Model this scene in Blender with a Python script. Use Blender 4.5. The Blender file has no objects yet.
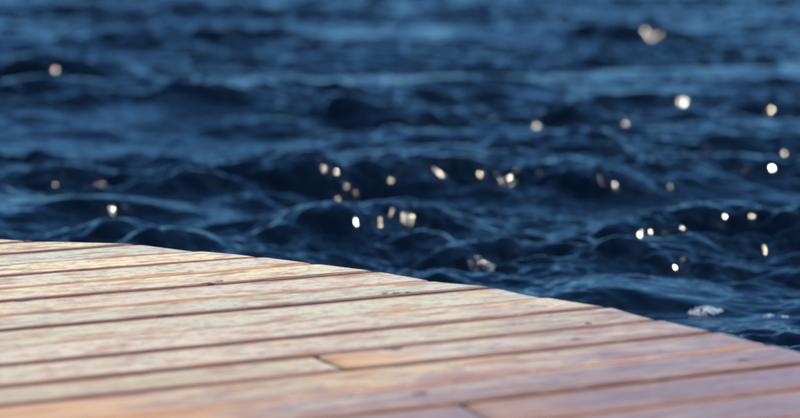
import bpy, bmesh, math, random
import numpy as np
from mathutils import Vector, Matrix, noise

random.seed(7)
sc = bpy.context.scene
R = math.radians

# ------------------------------------------------------------------ camera
DECK_Z = 0.35                      # deck surface above mean water level
CAM_Z = DECK_Z + 0.80
cd = bpy.data.cameras.new('camera')
cam = bpy.data.objects.new('camera', cd)
sc.collection.objects.link(cam)
cam.location = (0, 0, CAM_Z)
cam.rotation_euler = (R(90 - 9.0), 0, 0)
cd.sensor_width = 36
cd.lens = 85
cd.clip_start = 0.05
cd.clip_end = 9000
cd.dof.use_dof = True
cd.dof.focus_distance = 4.35
cd.dof.aperture_fstop = 2.0
sc.camera = cam

# ------------------------------------------------------------------ sky and sun
SUN_EL, SUN_AZ = 59.0, 96.0        # azimuth measured from +Y, negative = to the left
w = bpy.data.worlds.new('World'); sc.world = w; w.use_nodes = True
nt = w.node_tree
sky = nt.nodes.new('ShaderNodeTexSky'); sky.sky_type = 'NISHITA'
sky.sun_disc = False
sky.sun_elevation = R(SUN_EL); sky.sun_rotation = R(SUN_AZ)
sky.altitude = 0; sky.air_density = 1.0; sky.dust_density = 0.5; sky.ozone_density = 3.0
bg = nt.nodes['Background']; bg.inputs['Strength'].default_value = 0.118
mxs = nt.nodes.new('ShaderNodeMix'); mxs.data_type = 'RGBA'; mxs.blend_type = 'MULTIPLY'; mxs.inputs[0].default_value = 1
mxs.inputs[7].default_value = (.55, 1.02, 1.34, 1)      # deep clear blue of a dry day
nt.links.new(sky.outputs[0], mxs.inputs[6]); nt.links.new(mxs.outputs[2], bg.inputs['Color'])
ld = bpy.data.lights.new('sun', 'SUN'); sun = bpy.data.objects.new('sun', ld)
sc.collection.objects.link(sun)
ld.energy = 4.8; ld.angle = R(0.53); ld.color = (1.0, 0.94, 0.81)
az, el = R(SUN_AZ), R(SUN_EL)
sdir = Vector((math.sin(az) * math.cos(el), math.cos(az) * math.cos(el), math.sin(el)))
sun.rotation_euler = sdir.to_track_quat('Z', 'Y').to_euler()
sun.location = sdir * 40
sc.view_settings.view_transform = 'Standard'
sc.view_settings.look = 'None'
sc.view_settings.exposure = 0.15
sc.cycles.use_adaptive_sampling = False
sc.cycles.use_denoising = True
sc.cycles.max_bounces = 6

# ------------------------------------------------------------------ helpers
class NT:
    def __init__(s, name):
        s.m = bpy.data.materials.new(name); s.m.use_nodes = True
        s.t = s.m.node_tree; s.b = s.t.nodes['Principled BSDF']
    def n(s, kind, **kw):
        nd = s.t.nodes.new('ShaderNode' + kind)
        for k, v in kw.items():
            setattr(nd, k, v)
        return nd
    def l(s, a, b): s.t.links.new(a, b)
    def val(s, sock, v):
        if hasattr(v, 'node'): s.l(v, sock)
        else: sock.default_value = v
    def math(s, op, a, b=0.0, clamp=False):
        nd = s.n('Math', operation=op, use_clamp=clamp); s.val(nd.inputs[0], a); s.val(nd.inputs[1], b)
        return nd.outputs[0]
    def mix(s, f, a, b, mode='MIX'):
        nd = s.n('Mix', data_type='RGBA', blend_type=mode)
        s.val(nd.inputs[0], f); s.val(nd.inputs[6], a); s.val(nd.inputs[7], b)
        return nd.outputs[2]
    def ramp(s, f, lo, hi):
        nd = s.n('MapRange', interpolation_type='SMOOTHSTEP')
        s.val(nd.inputs[0], f); s.val(nd.inputs[1], lo); s.val(nd.inputs[2], hi)
        return nd.outputs[0]
    def noise(s, vec, scale, detail=4, rough=.55, stretch=None, off=None):
        if stretch is not None:
            mp = s.n('Mapping'); mp.inputs['Scale'].default_value = stretch
            s.l(vec, mp.inputs[0]); vec = mp.outputs[0]
        nd = s.n('TexNoise'); s.l(vec, nd.inputs['Vector'])
        nd.inputs['Scale'].default_value = scale; nd.inputs['Detail'].default_value = detail
        nd.inputs['Roughness'].default_value = rough
        return nd.outputs['Fac']

def C(*c): return (c[0], c[1], c[2], 1.0)

def link(name, me, mat=None, parent=None):
    o = bpy.data.objects.new(name, me); sc.collection.objects.link(o)
    if mat: me.materials.append(mat)
    if parent: o.parent = parent
    return o

def mesh_from(name, verts, faces, smooth=True):
    me = bpy.data.meshes.new(name); me.from_pydata(verts, [], faces)
    if smooth: me.polygons.foreach_set('use_smooth', [True] * len(me.polygons))
    me.update(); return me

# ------------------------------------------------------------------ materials
def plank_material(name):
    s = NT(name)
    tc = s.n('TexCoord').outputs['Object']
    rnd = s.n('ObjectInfo')
    tint = rnd.outputs['Color']
    add = s.n('VectorMath', operation='MULTIPLY_ADD')
    comb = s.n('CombineXYZ')
    for i in range(3): s.l(rnd.outputs['Random'], comb.inputs[i])
    s.l(comb.outputs[0], add.inputs[0]); add.inputs[1].default_value = (37.0, 61.0, 23.0); s.l(tc, add.inputs[2])
    P = add.outputs[0]
    uv = s.n('UVMap').outputs[0]
    sep = s.n('SeparateXYZ'); s.l(uv, sep.inputs[0])
    U, V = sep.outputs[0], sep.outputs[1]            # U metres from right end, V 0..1 edge distance (1 at the edge)
    fine = s.noise(P, 1.0, 5, .65, (9, 260, 60))     # fibres
    med = s.noise(P, 1.0, 4, .65, (5.0, 60, 20))      # bands
    blot = s.noise(P, 1.0, 6, .68, (9.0, 34, 10))    # worn patches
    big = s.noise(P, 1.0, 2, .5, (1.1, 4, 4))
    # worn whitewash over reddish softwood
    m2 = s.noise(P, 1.0, 6, .68, (9, 44, 20))        # flaking at the size of a thumb
    m3 = s.noise(P, 1.0, 5, .7, (38, 75, 30))         # speckle
    wood = s.mix(s.ramp(med, .35, .65), C(.30, .14, .075), C(.56, .34, .20))
    wood = s.mix(s.math('MULTIPLY', s.ramp(fine, .5, .72), .6), wood, C(.14, .06, .04))
    paint = s.mix(s.math('MULTIPLY', s.ramp(big, .4, .6), .5), tint, C(.62, .49, .36))
    grey = s.ramp(s.math('ADD', s.noise(P, 1.0, 5, .65, (8, 30, 9)), s.math('MULTIPLY', s.math('SUBTRACT', m3, .5), .5)), .55, .68)
    paint = s.mix(s.math('MULTIPLY', grey, .62), paint, C(.13, .135, .16))
    paint = s.mix(s.math('MULTIPLY', s.ramp(m3, .49, .62), .62), paint, C(.30, .20, .15))
    worn = s.ramp(s.math('ADD', s.math('MULTIPLY', blot, .5), s.math('MULTIPLY', m2, .5)), .49, .58)
    col = s.mix(s.math('MULTIPLY', worn, .85), paint, wood)
    crack = s.ramp(s.noise(P, 1.0, 4, .7, (4.5, 75, 30)), .64, .70)
    col = s.mix(s.math('MULTIPLY', crack, .75), col, C(.09, .05, .045))
    # violet tone with light falloff painted in, darkening the boards towards the outer corner
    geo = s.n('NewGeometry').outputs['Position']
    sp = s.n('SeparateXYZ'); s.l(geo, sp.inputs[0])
    fall_n = s.noise(geo, 2.3, 4, .6)
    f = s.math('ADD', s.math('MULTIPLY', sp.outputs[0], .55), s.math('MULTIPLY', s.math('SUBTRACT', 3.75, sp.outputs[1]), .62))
    f = s.math('ADD', f, s.math('MULTIPLY', s.math('SUBTRACT', fall_n, .5), 1.1))
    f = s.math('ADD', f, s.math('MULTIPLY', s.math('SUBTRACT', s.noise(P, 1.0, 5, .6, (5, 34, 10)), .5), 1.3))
    violet_falloff = s.ramp(f, .02, .72)
    col = s.mix(s.math('MULTIPLY', violet_falloff, .72), col, s.mix(.5, col, C(.33, .20, .25)))
    col = s.mix(s.math('MULTIPLY', violet_falloff, .60), col, C(.11, .058, .085))
    # grey mottling, small spots
    vo = s.n('TexVoronoi'); mp = s.n('Mapping'); mp.inputs['Scale'].default_value = (14, 55, 20)
    s.l(P, mp.inputs[0]); s.l(mp.outputs[0], vo.inputs['Vector']); vo.inputs['Scale'].default_value = 1.0
    spot = s.math('MULTIPLY', s.math('SUBTRACT', 1.0, s.ramp(vo.outputs['Distance'], .06, .2)), s.ramp(blot, .5, .62))
    col = s.mix(s.math('MULTIPLY', spot, .55), col, C(.10, .08, .12))
    # bare cut end; also a golden glow painted on two near boards at left
    at = s.n('Attribute', attribute_type='OBJECT', attribute_name='bare_glow')
    lt = s.n('Attribute', attribute_type='OBJECT', attribute_name='bare_glow_from')
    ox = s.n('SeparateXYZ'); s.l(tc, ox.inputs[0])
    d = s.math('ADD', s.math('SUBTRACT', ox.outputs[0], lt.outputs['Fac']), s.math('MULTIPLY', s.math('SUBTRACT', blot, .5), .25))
    bare = s.math('MULTIPLY', at.outputs['Fac'], s.math('SUBTRACT', 1.0, s.ramp(d, .03, .20)))  # mask of the bare ends and of the painted golden glow
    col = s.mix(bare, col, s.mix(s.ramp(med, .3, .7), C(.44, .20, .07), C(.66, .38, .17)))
    # edges: coating rubbed off, orange brown wood, dark joint edge deepened to paint in gap shade
    en = s.noise(P, 1.0, 5, .68, (8, 30, 30))
    e1 = s.ramp(s.math('ADD', V, s.math('MULTIPLY', s.math('SUBTRACT', en, .5), .44)), .72, .88)
    e2 = s.ramp(s.math('ADD', V, s.math('MULTIPLY', s.math('SUBTRACT', en, .5), .16)), .905, .955)
    col = s.mix(s.math('MULTIPLY', e1, .93), col, s.mix(s.ramp(med, .4, .6), C(.25, .068, .026), C(.44, .18, .06)))
    col = s.mix(s.math('MULTIPLY', e2, .9), col, C(.045, .013, .009))
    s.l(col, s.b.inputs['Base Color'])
    rg = s.math('ADD', s.math('MULTIPLY', worn, .14), .36)
    s.l(rg, s.b.inputs['Roughness'])
    s.b.inputs['Specular IOR Level'].default_value = .42
    bp = s.n('Bump'); bp.inputs['Strength'].default_value = .55; bp.inputs['Distance'].default_value = .0012
    hgt = s.math('ADD', s.math('MULTIPLY', fine, .8), s.math('ADD', s.math('MULTIPLY', med, .8), s.math('MULTIPLY', worn, -.4)))
    s.l(hgt, bp.inputs['Height']); s.l(bp.outputs[0], s.b.inputs['Normal'])
    return s.m

def timber_material():
    s = NT('old_timber')
    tc = s.n('TexCoord').outputs['Object']
    a = s.noise(tc, 1.0, 5, .6, (3, 40, 40)); b = s.noise(tc, 6.0, 3)
    c = s.mix(a, C(.10, .065, .045), C(.24, .17, .12)); c = s.mix(s.math('MULTIPLY', b, .4), c, C(.06, .07, .05))
    s.l(c, s.b.inputs['Base Color']); s.b.inputs['Roughness'].default_value = .8
    bp = s.n('Bump'); bp.inputs['Distance'].default_value = .004; s.l(a, bp.inputs['Height']); s.l(bp.outputs[0], s.b.inputs['Normal'])
    return s.m

def knot_material():
    s = NT('knot_wood')
    tc = s.n('TexCoord').outputs['Object']
    wv = s.n('TexWave', wave_type='RINGS', rings_direction='Z'); s.l(tc, wv.inputs['Vector'])
    wv.inputs['Scale'].default_value = 60; wv.inputs['Distortion'].default_value = 3
    c = s.mix(wv.outputs['Fac'], C(.035, .016, .02), C(.13, .06, .05))
    s.l(c, s.b.inputs['Base Color']); s.b.inputs['Roughness'].default_value = .6
    return s.m

def water_material():
    s = NT('sea_water')
    geo = s.n('NewGeometry').outputs['Position']
    big = s.noise(geo, .35, 3)
    c = s.mix(big, C(.0008, .0022, .007), C(.0012, .0045, .011))
    s.l(c, s.b.inputs['Base Color'])
    s.b.inputs['IOR'].default_value = 1.333
    s.b.inputs['Roughness'].default_value = .07
    s.b.inputs['Specular IOR Level'].default_value = .5
    n1 = s.noise(geo, 1.0, 1.5, .5, (12, 24, 9))
    n2 = s.noise(geo, 1.0, 3, .5, (.9, 2.0, 1))
    b1 = s.n('Bump'); b1.inputs['Strength'].default_value = 1.0; b1.inputs['Distance'].default_value = .007
    s.l(n1, b1.inputs['Height'])
    s.l(b1.outputs[0], s.b.inputs['Normal'])
    return s.m

def foam_glint_material():
    s = NT('foam_glint')  # shared by foam and the flecks standing in for sun glints
    tc = s.n('TexCoord').outputs['Object']
    a = s.noise(tc, 60, 3)
    s.l(s.mix(a, C(.38, .43, .45), C(.62, .66, .64)), s.b.inputs['Base Color'])
    s.b.inputs['Roughness'].default_value = .25
    return s.m

# ------------------------------------------------------------------ water
rng = np.random.default_rng(11)
def tile(L, N, kp, kcut_lo, kcut_hi, wind, spread, power, rms, choppy):
    k1 = 2 * np.pi * np.fft.fftfreq(N, L / N)
    kx, ky = np.meshgrid(k1, k1, indexing='ij'); k = np.hypot(kx, ky); k[0, 0] = 1
    c = (kx * math.cos(wind) + ky * math.sin(wind)) / k
    D = np.abs(c) ** spread * .9 + .1
    S = k ** (-power) * np.exp(-(kp / k) ** 2) * D * (k > kcut_lo) * np.exp(-(k / kcut_hi) ** 2)
    S[0, 0] = 0
    z = (rng.standard_normal((N, N)) + 1j * rng.standard_normal((N, N))) * np.sqrt(S)
    h = np.fft.ifft2(z).real
    sc_ = rms / h.std(); z *= sc_; h *= sc_
    dx = np.fft.ifft2(-1j * kx / k * z).real; dy = np.fft.ifft2(-1j * ky / k * z).real
    return L, N, h.astype(np.float32), (dx * choppy).astype(np.float32), (dy * choppy).astype(np.float32)

def sample(t, x, y):
    L, N, h, dx, dy = t
    u = (x / L % 1.0) * N; v = (y / L % 1.0) * N
    i = np.floor(u).astype(int); j = np.floor(v).astype(int); fu = u - i; fv = v - j
    i %= N; j %= N; i1 = (i + 1) % N; j1 = (j + 1) % N
    o = []
    for a in (h, dx, dy):
        o.append(a[i, j] * (1 - fu) * (1 - fv) + a[i1, j] * fu * (1 - fv) + a[i, j1] * (1 - fu) * fv + a[i1, j1] * fu * fv)
    return o

WIND = R(-98)
T1 = tile(12.8, 2048, 2 * np.pi / .85, 2 * np.pi / 2.2, 2 * np.pi / .038, WIND, 2.5, 3.92, .0260, .45)
T2 = tile(41.3, 1024, 2 * np.pi / 3.4, 2 * np.pi / 9.0, 2 * np.pi / .9, WIND + R(12), 4.0, 4.6, .030, .6)

TE = tile(23.7, 256, 2 * np.pi / 3.0, 2 * np.pi / 12, 2 * np.pi / 1.0, WIND, 3.0, 3.6, 1.0, 0)
T3 = tile(3.2, 1024, 2 * np.pi / .05, 2 * np.pi / .12, 2 * np.pi / .032, WIND, 0.0, 3.6, .001, 0)
# patches where the wind ruffles the crests: x, y, radii, height in mm, sample offset
RUFFLED = [(.042, 6.531, .18, .15, 6.5, 2.29), (-.168, 6.598, .12, .12, 2.8, 2.2), (.255, 5.992, .14, .10, 9.6, .24), (.817, 7.847, .07, .10, 6.8, 2.88), (-.627, 7.573, .12, .08, 5.9, 1.08), (1.098, 7.885, .08, .08, 3.4, 2.35), (-1.295, 8.808, .13, .14, 12.8, 1.65)]
# individual wavelets: x, y, length along the crest, height, turn (deg)
CRESTS = [(-2.51, 13.37, 1.11, 0.18, 3), (-2.27, 11.4, 0.83, 0.09, -4), (-1.29, 11.11, 0.47, 0.075, 0), (-0.67, 15.66, 0.56, 0.09, 4),
          (0.64, 12.07, 1.0, 0.105, 2), (2.12, 17.1, 0.9, 0.08, 0), (1.95, 11.49, 1.8, 0.07, -3), (2.79, 14.68, 0.99, 0.12, 3),
          (-1.06, 7.96, 0.74, 0.09, -6), (-0.57, 7.43, 0.33, 0.053, 5), (0.21, 8.03, 1.27, 0.112, 3), (0.0, 6.78, 0.40, 0.105, 10),
          (0.3, 7.17, 0.67, 0.053, -6), (0.82, 7.8, 0.39, 0.045, 0), (1.12, 6.66, 0.75, 0.083, 6), (0.67, 6.18, 0.38, 0.06, -8),
          (-0.25, 6.64, 0.33, 0.045, 8), (0.89, 5.94, 0.36, 0.051, -14), (1.13, 6.31, 0.35, 0.045, 12), (0.97, 4.96, 0.31, 0.042, -14),
          (0.71, 5.55, 0.39, 0.042, -12), (-1.12, 7.03, 0.57, 0.06, 6), (-0.5, 6.69, 0.4, 0.045, -5)]

def displace(x, y, fade):
    h1, dx1, dy1 = sample(T1, x + 3.1, y + 1.7)
    h2, dx2, dy2 = sample(T2, x, y)
    e = sample(TE, x, y)[0]
    cal = np.clip(.95 + .45 * e, .35, 1.5)           # gusts: calmer and rougher stretches
    far = np.clip((y - 8.8) / 4.5, 0, 1); cal = cal * (1 - .14 * far * far * (3 - 2 * far))
    h = h1 * cal + h2; dx = dx1 * cal + dx2; dy = dy1 * cal + dy2
    for cx, cy, rx, ry, amp, ox in RUFFLED:
        near = (np.abs(x - cx) < 3 * rx) & (np.abs(y - cy) < 3 * ry)
        if near.any():
            xn, yn = x[near], y[near]
            h[near] = h[near] + sample(T3, xn + ox, yn + .37 * ox)[0] * amp * np.exp(-((xn - cx) / rx) ** 2 - ((yn - cy) / ry) ** 2)
    for cx, cy, ln, a, rot in CRESTS:
        a = a * (.88 if cy < 10 else .72)
        c, s_ = math.cos(R(rot)), math.sin(R(rot))
        u = (x - cx) * c + (y - cy) * s_; v = -(x - cx) * s_ + (y - cy) * c
        v = v + .18 * ln * (u / ln) ** 2 * 1.2          + h1 * 2.6 + dx1 * 1.5     # crest bows and wanders
        sg = np.where(v < 0, a * 2.6, a * 5.5)
        g = np.exp(-(u / (.55 * ln)) ** 2 * 1.0) * np.exp(-(v / sg) ** 2)
        h = h + a * g
    lull = 1 - .65 * np.exp(-((x - .92) / .28) ** 2 - ((y - 5.25) / .32) ** 2)      # slack water where the foam gathers
    h = h * lull; dx = dx * lull; dy = dy * lull
    return x + dx * fade, y + dy * fade, h * fade

def build_water():
    ys = [-60, -30, -15, -8, -4, -2, -1, 0]
    ys += list(np.linspace(.5, 4.2, 60))
    y = 4.2
    while y < 30:
        y += .0085 if 5.2 < y < 8.6 else max(.0075, .0021 * y); ys.append(y)
    y = ys[-1]; st = .1
    while y < 7000:
        y += st; st *= 1.13; ys.append(y)
    ys = np.array(ys)
    nc = 780
    t = np.linspace(-1, 1, nc)
    ext = np.concatenate([1 + 2.2 * np.linspace(0, 1, 101)[1:] ** 1.25, [3.5, 4, 5, 7.5, 12, 20, 40, 80, 200, 700]])
    g = np.concatenate([-ext[::-1], t, ext])
    half = .22 * np.clip(ys, 0, 60) + .9 + .12 * np.clip(6 - ys, 0, 6) + np.clip(ys - 60, 0, None) * .3
    X = half[:, None] * g[None, :]; Y = np.repeat(ys[:, None], len(g), 1)
    r = np.maximum(np.abs(g)[None, :] - 1.0, 0)
    fade = np.clip((46 - Y) / 14, 0, 1) * np.clip(1 - (r - 1.5) * 1.6, 0, 1) * np.clip((Y + 1) / 1.0, 0, 1)
    x, y, h = displace(X.ravel(), Y.ravel(), fade.ravel())
    co = np.stack([x, y, h], 1).astype(np.float32)
    nr, ncx = X.shape
    i = (np.arange(nr - 1)[:, None] * ncx + np.arange(ncx - 1)[None, :]).ravel()
    q = np.stack([i, i + 1, i + ncx + 1, i + ncx], 1).astype(np.int32)
    me = bpy.data.meshes.new('water')
    me.vertices.add(len(co)); me.vertices.foreach_set('co', co.ravel())
    me.loops.add(q.size); me.loops.foreach_set('vertex_index', q.ravel())
    me.polygons.add(len(q)); me.polygons.foreach_set('loop_start', np.arange(0, q.size, 4, dtype=np.int32))
    me.polygons.foreach_set('use_smooth', np.ones(len(q), bool))
    me.update(); me.validate()
    o = link('water', me, water_material()); o['kind'] = 'structure'
    o['label'] = 'dark blue choppy sea water around the pier'
    print('water verts', len(co), 'tris', 2 * len(q))
    return o
water = build_water()
def water_h(x, y):
    # undo the sideways shift to find the surface height above a point
    X, Y = np.array([x]), np.array([y])
    for _ in range(6):
        a, b, h = displace(X, Y, 1.0); X = X + (x - a); Y = Y + (y - b)
    return float(h[0])

# ------------------------------------------------------------------ pier
ANG = R(23.7)
uv_ = Vector((math.cos(ANG), math.sin(ANG), 0)); nv_ = Vector((-math.sin(ANG), math.cos(ANG), 0))
pier = bpy.data.objects.new('pier', None); sc.collection.objects.link(pier)
pier.rotation_euler = (0, 0, ANG); pier.location = (0, 0, DECK_Z)
pier['label'] = 'weathered wooden pier deck of pale worn planks with rounded end'
pier['category'] = 'pier'
MP = plank_material('plank_wood'); MT = timber_material(); MK = knot_material()

# joints between the boards, b = m*a + c (a along the boards, b across)
J = {1: (.018, 4.3618), 2: (-.0074, 4.2448), 3: (-.013, 4.1205), 4: (.0058, 3.9652), 5: (-.0098, 3.8450), 6: (-.0119, 3.7015),
     7: (-.0055, 3.5697), 8: (0, 3.4206), 9: (.005, 3.2772), 10: (.0043, 3.1289), 11: (-.0044, 3.0076), 12: (.0095, 2.8496),
     13: (.0064, 2.7191), 14: (-.009, 2.5948)}
SL = {1: .0359, 2: -.0148, 3: -.0263, 4: .0116, 5: -.0197, 6: -.0238, 7: -.011, 8: -.0003, 9: .0099, 10: .0086, 11: -.0087, 12: .0191, 13: .0129, 14: -.018}
MA = {1: 1.016, 2: .982, 3: .951, 4: .919, 5: 1.071, 6: 1.195, 7: 1.16, 8: 1.113, 9: 1.227, 10: 1.301, 11: 1.267, 12: 1.381, 13: 1.47, 14: 1.679}
JJ = {}
for k in J:
    b_at = SL[k] * 0 + (J[k][0] / .5 * 0) + 0
    # keep the height of the joint at its measured middle, half of the measured slope
    mid = {1: 4.380, 2: 4.238, 3: 4.108, 4: 3.971, 5: 3.834, 6: 3.687, 7: 3.563, 8: 3.420, 9: 3.283, 10: 3.134, 11: 3.002, 12: 2.863, 13: 2.729, 14: 2.580}[k]
    m = SL[k] * .5
    JJ[k] = (m, mid - m * MA[k])
JJ[0] = (.0, 4.525); JJ[-1] = (.0, 4.672); JJ[-2] = (0, 4.815); JJ[-3] = (0, 4.96)
for k in range(15, 42):
    JJ[k] = (0, 2.580 - .0075 - (k - 14) * .1385 + random.uniform(-.003, .003))
ENDS = {-2: (-.2, .35), -1: (.42, .70), 0: (.86, 1.004), 1: (1.035, 1.228), 2: (1.256, 1.333), 3: (1.377, 1.444), 4: (1.473, 1.529), 5: (1.571, 1.622),
        6: (1.661, 1.692), 7: (1.711, 1.781), 8: (1.797, 1.832), 9: (1.858, 1.906), 10: (1.925, 1.935), 11: (1.957, 1.978),
        12: (2.006, 2.008), 13: (2.046, 2.05)}
TINT = {0: (.72, .60, .52), 1: (.74, .60, .46), 2: (.50, .53, .55), 3: (.76, .62, .50), 4: (.62, .57, .52), 5: (.72, .62, .47), 6: (.62, .52, .47),
        7: (.52, .54, .54), 8: (.58, .56, .52), 9: (.66, .56, .50), 10: (.64, .55, .48), 11: (.62, .53, .46), 12: (.68, .50, .38),
        13: (.60, .45, .36), 14: (.56, .42, .36)}
GAP = .0068
FAINT = {2, 4, 6, 8, 12, 17, 20, 21, 25, 28}

def plank(row, a0f, a1f, rear, front, zoff, tint, bare=None, label=None, tilt=0.0):
    """a0f/a1f: (rear, front) positions of the left and right ends; rear/front: joint lines (m, c)"""
    am = .5 * (sum(a0f) + sum(a1f)) / 2
    bm = .5 * (rear[0] * am + rear[1] + front[0] * am + front[1])
    fs_ = .90 if row in FAINT else 1.0; rs_ = .90 if (row - 1) in FAINT else 1.0
    VS = [(-1, -.030), (-1, -.0048), (-.988, -.0016), (-.962, -.0002), (-.90, 0), (-.72, 0), (-.3, 0), (.3, 0), (.72, 0), (.90, 0), (.962, -.0002), (.988, -.0016), (1, -.0048), (1, -.030)]
    L = sum(a1f) / 2 - sum(a0f) / 2
    ss = [0, .004 / L, .03 / L] + list(np.linspace(.1 / L, 1 - .1 / L, max(4, int(L / .16)))) + [1 - .03 / L, 1 - .006 / L, 1]
    cup = random.uniform(-.0010, .0004)
    ph = random.uniform(0, 9)
    verts = []; uvs = []
    for q, s in enumerate(ss):
        endrow = 0 if q in (0, len(ss) - 1) else (1 if q in (1, len(ss) - 2) else 2)
        for v, z in VS:
            t = (v + 1) / 2           # 0 front, 1 rear
            l = a0f[1] + (a0f[0] - a0f[1]) * t; r = a1f[1] + (a1f[0] - a1f[1]) * t
            # plan rounding of the corners
            cr = max(0, (abs(v) - .86) / .14)
            rr = r - (.008 if v > 0 else .002) * cr ** 2.2; ll = l + .004 * cr ** 2.2
            a = ll + (rr - ll) * s
            br = rear[0] * a + rear[1] - (.0016 if (row - 1) in FAINT else GAP); bf = front[0] * a + front[1] + (.0016 if row in FAINT else GAP)
            wob = .0022 * noise.noise(Vector((a * 3.2, row * 3.1, 0))) + .0012 * noise.noise(Vector((a * 11, row * 5.1, v)))
            b = bf + (br - bf) * t + (wob if abs(v) > .5 else 0)
            zz = z + zoff + cup * (1 - v * v) + tilt * v + .0010 * noise.noise(Vector((a * 1.3 + ph, row, v)))
            if z > -.02:
                zz -= (.0045, .0008, 0)[endrow]
            verts.append((a - am, b - bm, zz)); uvs.append((s * L, abs(v) * (rs_ if v > 0 else fs_)))
    n = len(VS); faces = []
    for q in range(len(ss) - 1):
        for i in range(n):
            j = (i + 1) % n
            faces.append((q * n + i, (q + 1) * n + i, (q + 1) * n + j, q * n + j))
    faces.append(tuple(range(n))); faces.append(tuple(reversed([(len(ss) - 1) * n + i for i in range(n)])))
    me = mesh_from('plank', verts, faces)
    me.polygons[-1].use_smooth = False; me.polygons[-2].use_smooth = False
    for p in me.polygons:
        pass
    lay = me.uv_layers.new(name='UVMap')
    for lp in me.loops: lay.data[lp.index].uv = uvs[lp.vertex_index]
    bm_ = bmesh.new(); bm_.from_mesh(me); bmesh.ops.recalc_face_normals(bm_, faces=bm_.faces); bm_.to_mesh(me); bm_.free()
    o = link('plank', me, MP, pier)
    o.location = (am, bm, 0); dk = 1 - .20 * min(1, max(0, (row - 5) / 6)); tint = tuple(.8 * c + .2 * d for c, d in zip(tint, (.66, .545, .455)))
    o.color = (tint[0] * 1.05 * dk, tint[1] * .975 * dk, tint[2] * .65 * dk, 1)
    o['bare_glow'] = 0.0; o['bare_glow_from'] = 0.0
    if bare is not None: o['bare_glow'] = bare; o['bare_glow_from'] = a0f[1] - am
    if label: o['label'] = label
    o['_row'] = row
    return o

planks = []
LEFT = -3.4
for row in range(-2, 42):
    rear, front = JJ[row - 1], JJ[row]
    if row in ENDS: e = ENDS[row]
    else:
        x = 2.062 + random.uniform(-.006, .008); e = (x, x + random.uniform(-.003, .003))
    z = random.uniform(-.0012, .0012)
    tint = TINT.get(row) or random.choice([(.62, .54, .46), (.66, .52, .44), (.56, .50, .46), (.60, .48, .42)])
    tl = random.uniform(-.0008, .0008)
    l0 = LEFT + (.0 if row >= 0 else .0) + random.uniform(-.004, .004)
    l0 = {-2: -1.9, -1: -2.6, 0: -3.1}.get(row, l0)
    left = (l0, l0 + .002)
    if row in ENDS and row > 0:
        pf = ENDS[row - 1][1]; e = (pf + (e[0] - pf) * .2 + .002, e[1])
    if row == 11:
        j = (1.202, 1.219)
        planks.append(plank(row, left, j, rear, front, z, tint, tilt=tl))
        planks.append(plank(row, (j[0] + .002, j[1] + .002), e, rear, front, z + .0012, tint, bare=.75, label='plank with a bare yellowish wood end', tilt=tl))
    elif row == 14:
        j = (1.303, 1.303)
        planks.append(plank(row, left, j, rear, front, z, tint, tilt=tl))
        planks.append(plank(row, (j[0] + .002, j[1] + .002), e, rear, front, z - .001, tint, bare=.35, tilt=tl))
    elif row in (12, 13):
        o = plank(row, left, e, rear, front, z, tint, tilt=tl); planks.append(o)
        o['bare_glow'] = .7; o['bare_glow_from'] = (.70 if row == 12 else .85) - o.location.x  # golden glow of the near left painted into these two boards
    elif row % 3 == 1:
        j0 = -1.25 if row % 2 else -1.9; j = (j0, j0)
        planks.append(plank(row, left, j, rear, front, z, tint, tilt=tl))
        planks.append(plank(row, (j0 + .004, j0 + .004), e, rear, front, z + .0006, tint, tilt=tl))
    else:
        planks.append(plank(row, left, e, rear, front, z, tint, tilt=tl))

# knots: dark oval inlays, a child of the plank each one sits in
def find(a, b):
    for o in planks:
        r = o['_row']
        f, rr = JJ[r], JJ[r - 1]
        if f[0] * a + f[1] <= b <= rr[0] * a + rr[1]:
            xs = [v.co.x for v in o.data.vertices]
            if min(xs) + o.location.x <= a <= max(xs) + o.location.x: return o
KN = [(.832, 3.826, .032, .013), (1.564, 3.585, .012, .008), (1.59, 3.581, .009, .007), (1.541, 3.590, .010, .006),
      (1.233, 3.846, .020, .009), (1.265, 3.857, .014, .006), (1.056, 3.570, .017, .009), (1.792, 3.165, .007, .006), (1.268, 2.806, .016, .010),
      (1.357, 3.117, .030, .012), (.672, 3.283, .020, .012), (.944, 3.125, .014, .009), (1.909, 3.290, .010, .006),
      (1.628, 4.19, .009, .009), (1.079, 4.475, .008, .007), (.995, 4.535, .010, .007), (1.03, 4.11, .014, .009), (1.75, 3.70, .008, .005),
      (1.70, 3.05, .013, .008), (1.9, 2.79, .015, .009)]
for a, b, la, lb in KN:
    o = find(a, b)
    if o is None: continue
    vs = [(0, 0, .0006)]; n = 14
    for ring, zz in ((.55, .0005), (1.0, -.0008)):
        for i in range(n):
            t = 2 * math.pi * i / n; k = ring * (1 + .22 * math.sin(3 * t + a * 9) + .12 * math.sin(5 * t + b * 7))
            vs.append((la * k * math.cos(t), lb * k * math.sin(t), zz))
    fs = [(0, 1 + i, 1 + (i + 1) % n) for i in range(n)] + [(1 + i, 1 + n + i, 1 + n + (i + 1) % n, 1 + (i + 1) % n) for i in range(n)]
    kn = link('knot', mesh_from('knot', vs, fs), MK, o)
    zt = max(v.co.z for v in o.data.vertices if abs(v.co.x + o.location.x - a) < .5)
    kn.location = (a - o.location.x, b - o.location.y, zt - .0002)
for o in planks: del o['_row']

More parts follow.
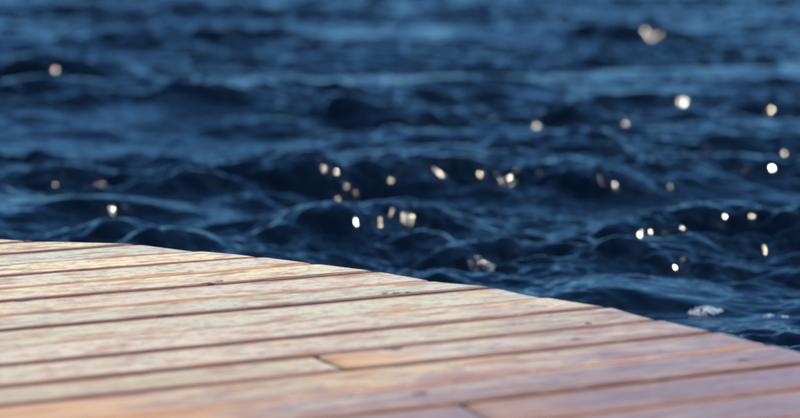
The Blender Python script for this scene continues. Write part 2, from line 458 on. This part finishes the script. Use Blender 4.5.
def box_mesh(name, lx, ly, lz, bev=.004):
    bm = bmesh.new(); bmesh.ops.create_cube(bm, size=1)
    for v in bm.verts: v.co = Vector((v.co.x * lx, v.co.y * ly, v.co.z * lz))
    bmesh.ops.bevel(bm, geom=bm.edges[:], offset=bev, segments=2, affect='EDGES')
    me = bpy.data.meshes.new(name); bm.to_mesh(me); bm.free(); return me
for a, b0, b1 in ((-3.0, -1.0, 4.4), (-1.9, -1.0, 4.6), (-.8, -1.0, 4.7), (.3, -1.0, 4.7), (1.1, -1.0, 4.25), (1.75, -1.0, 3.55)):
    o = link('joist', box_mesh('joist', .06, b1 - b0, .12), MT, pier); o.location = (a, (b0 + b1) / 2, -.032 - .061)
def pile_mesh():
    bm = bmesh.new()
    prof = [(.085, -2.3), (.088, -.3), (.08, -.02), (.07, 0)]
    n = 18; rings = []
    for r_, z in prof:
        rings.append([bm.verts.new((r_ * (1 + .03 * math.sin(3 * i)) * math.cos(2 * math.pi * i / n), r_ * math.sin(2 * math.pi * i / n), z)) for i in range(n)])
    for p, q in zip(rings, rings[1:]):
        for i in range(n): bm.faces.new((p[i], p[(i + 1) % n], q[(i + 1) % n], q[i]))
    bm.faces.new(rings[-1])
    me = bpy.data.meshes.new('pile'); bm.to_mesh(me); bm.free(); return me
pm = pile_mesh(); pm.materials.append(MT)
for a, b in ((-3.0, 4.0), (-.8, 4.2), (1.1, 3.8), (1.75, 2.9), (-3.0, 1.6), (-.8, 1.6), (1.1, 1.6), (1.75, 1.2), (-3.0, -.6), (-.8, -.6), (1.1, -.6)):
    o = bpy.data.objects.new('pile', pm); sc.collection.objects.link(o); o.parent = pier; o.location = (a, b, -.156)

# ------------------------------------------------------------------ foam flecks and sun glint stand-ins by the pier
FO = [(.885, 5.368, .105, .015, 200), (1.055, 5.30, .034, .014, 26), (1.101, 5.287, .024, .012, 18),
      (.177, 5.966, .026, .018, 20), (.293, 6.035, .036, .020, 30), (.258, 6.141, .024, .014, 14), (.222, 5.882, .02, .012, 12), (.103, 5.983, .02, .012, 12)]  # this row of white flecks stands in for sun glints on the water
bm = bmesh.new()
for x, y, lx, ly, cnt in FO:
    x0, y0 = x, y
    for _ in range(8):
        k_ = .5 + .5 * (CAM_Z - water_h(x, y)) / CAM_Z; x, y = x * .5 + x0 * (2 * k_ - 1) * .5, y * .5 + y0 * (2 * k_ - 1) * .5
    print('foam_glint', round(x, 2), round(y, 2))
    for i in range(cnt):
        t = random.uniform(0, 2 * math.pi); q = random.random() ** .6
        px = x + .5 * lx * q * math.cos(t); py = y + ly * q * math.sin(t) * (1 + .5 * math.sin(9 * px)) + .10 * (px - x)
        r_ = random.uniform(.0010, .0032)
        mt = Matrix.Translation((px, py, water_h(px, py) + r_ * .25)) @ Matrix.Diagonal((1.25, 1.25, .75, 1))
        bmesh.ops.create_icosphere(bm, subdivisions=1, radius=r_, matrix=mt)
me = bpy.data.meshes.new('foam_and_glints'); bm.to_mesh(me); bm.free()
me.polygons.foreach_set('use_smooth', [True] * len(me.polygons))
fo = link('foam_and_glints', me, foam_glint_material()); fo['kind'] = 'stuff'
fo['label'] = 'small white flecks beside the pier edge, foam and stand-ins for sun glints'
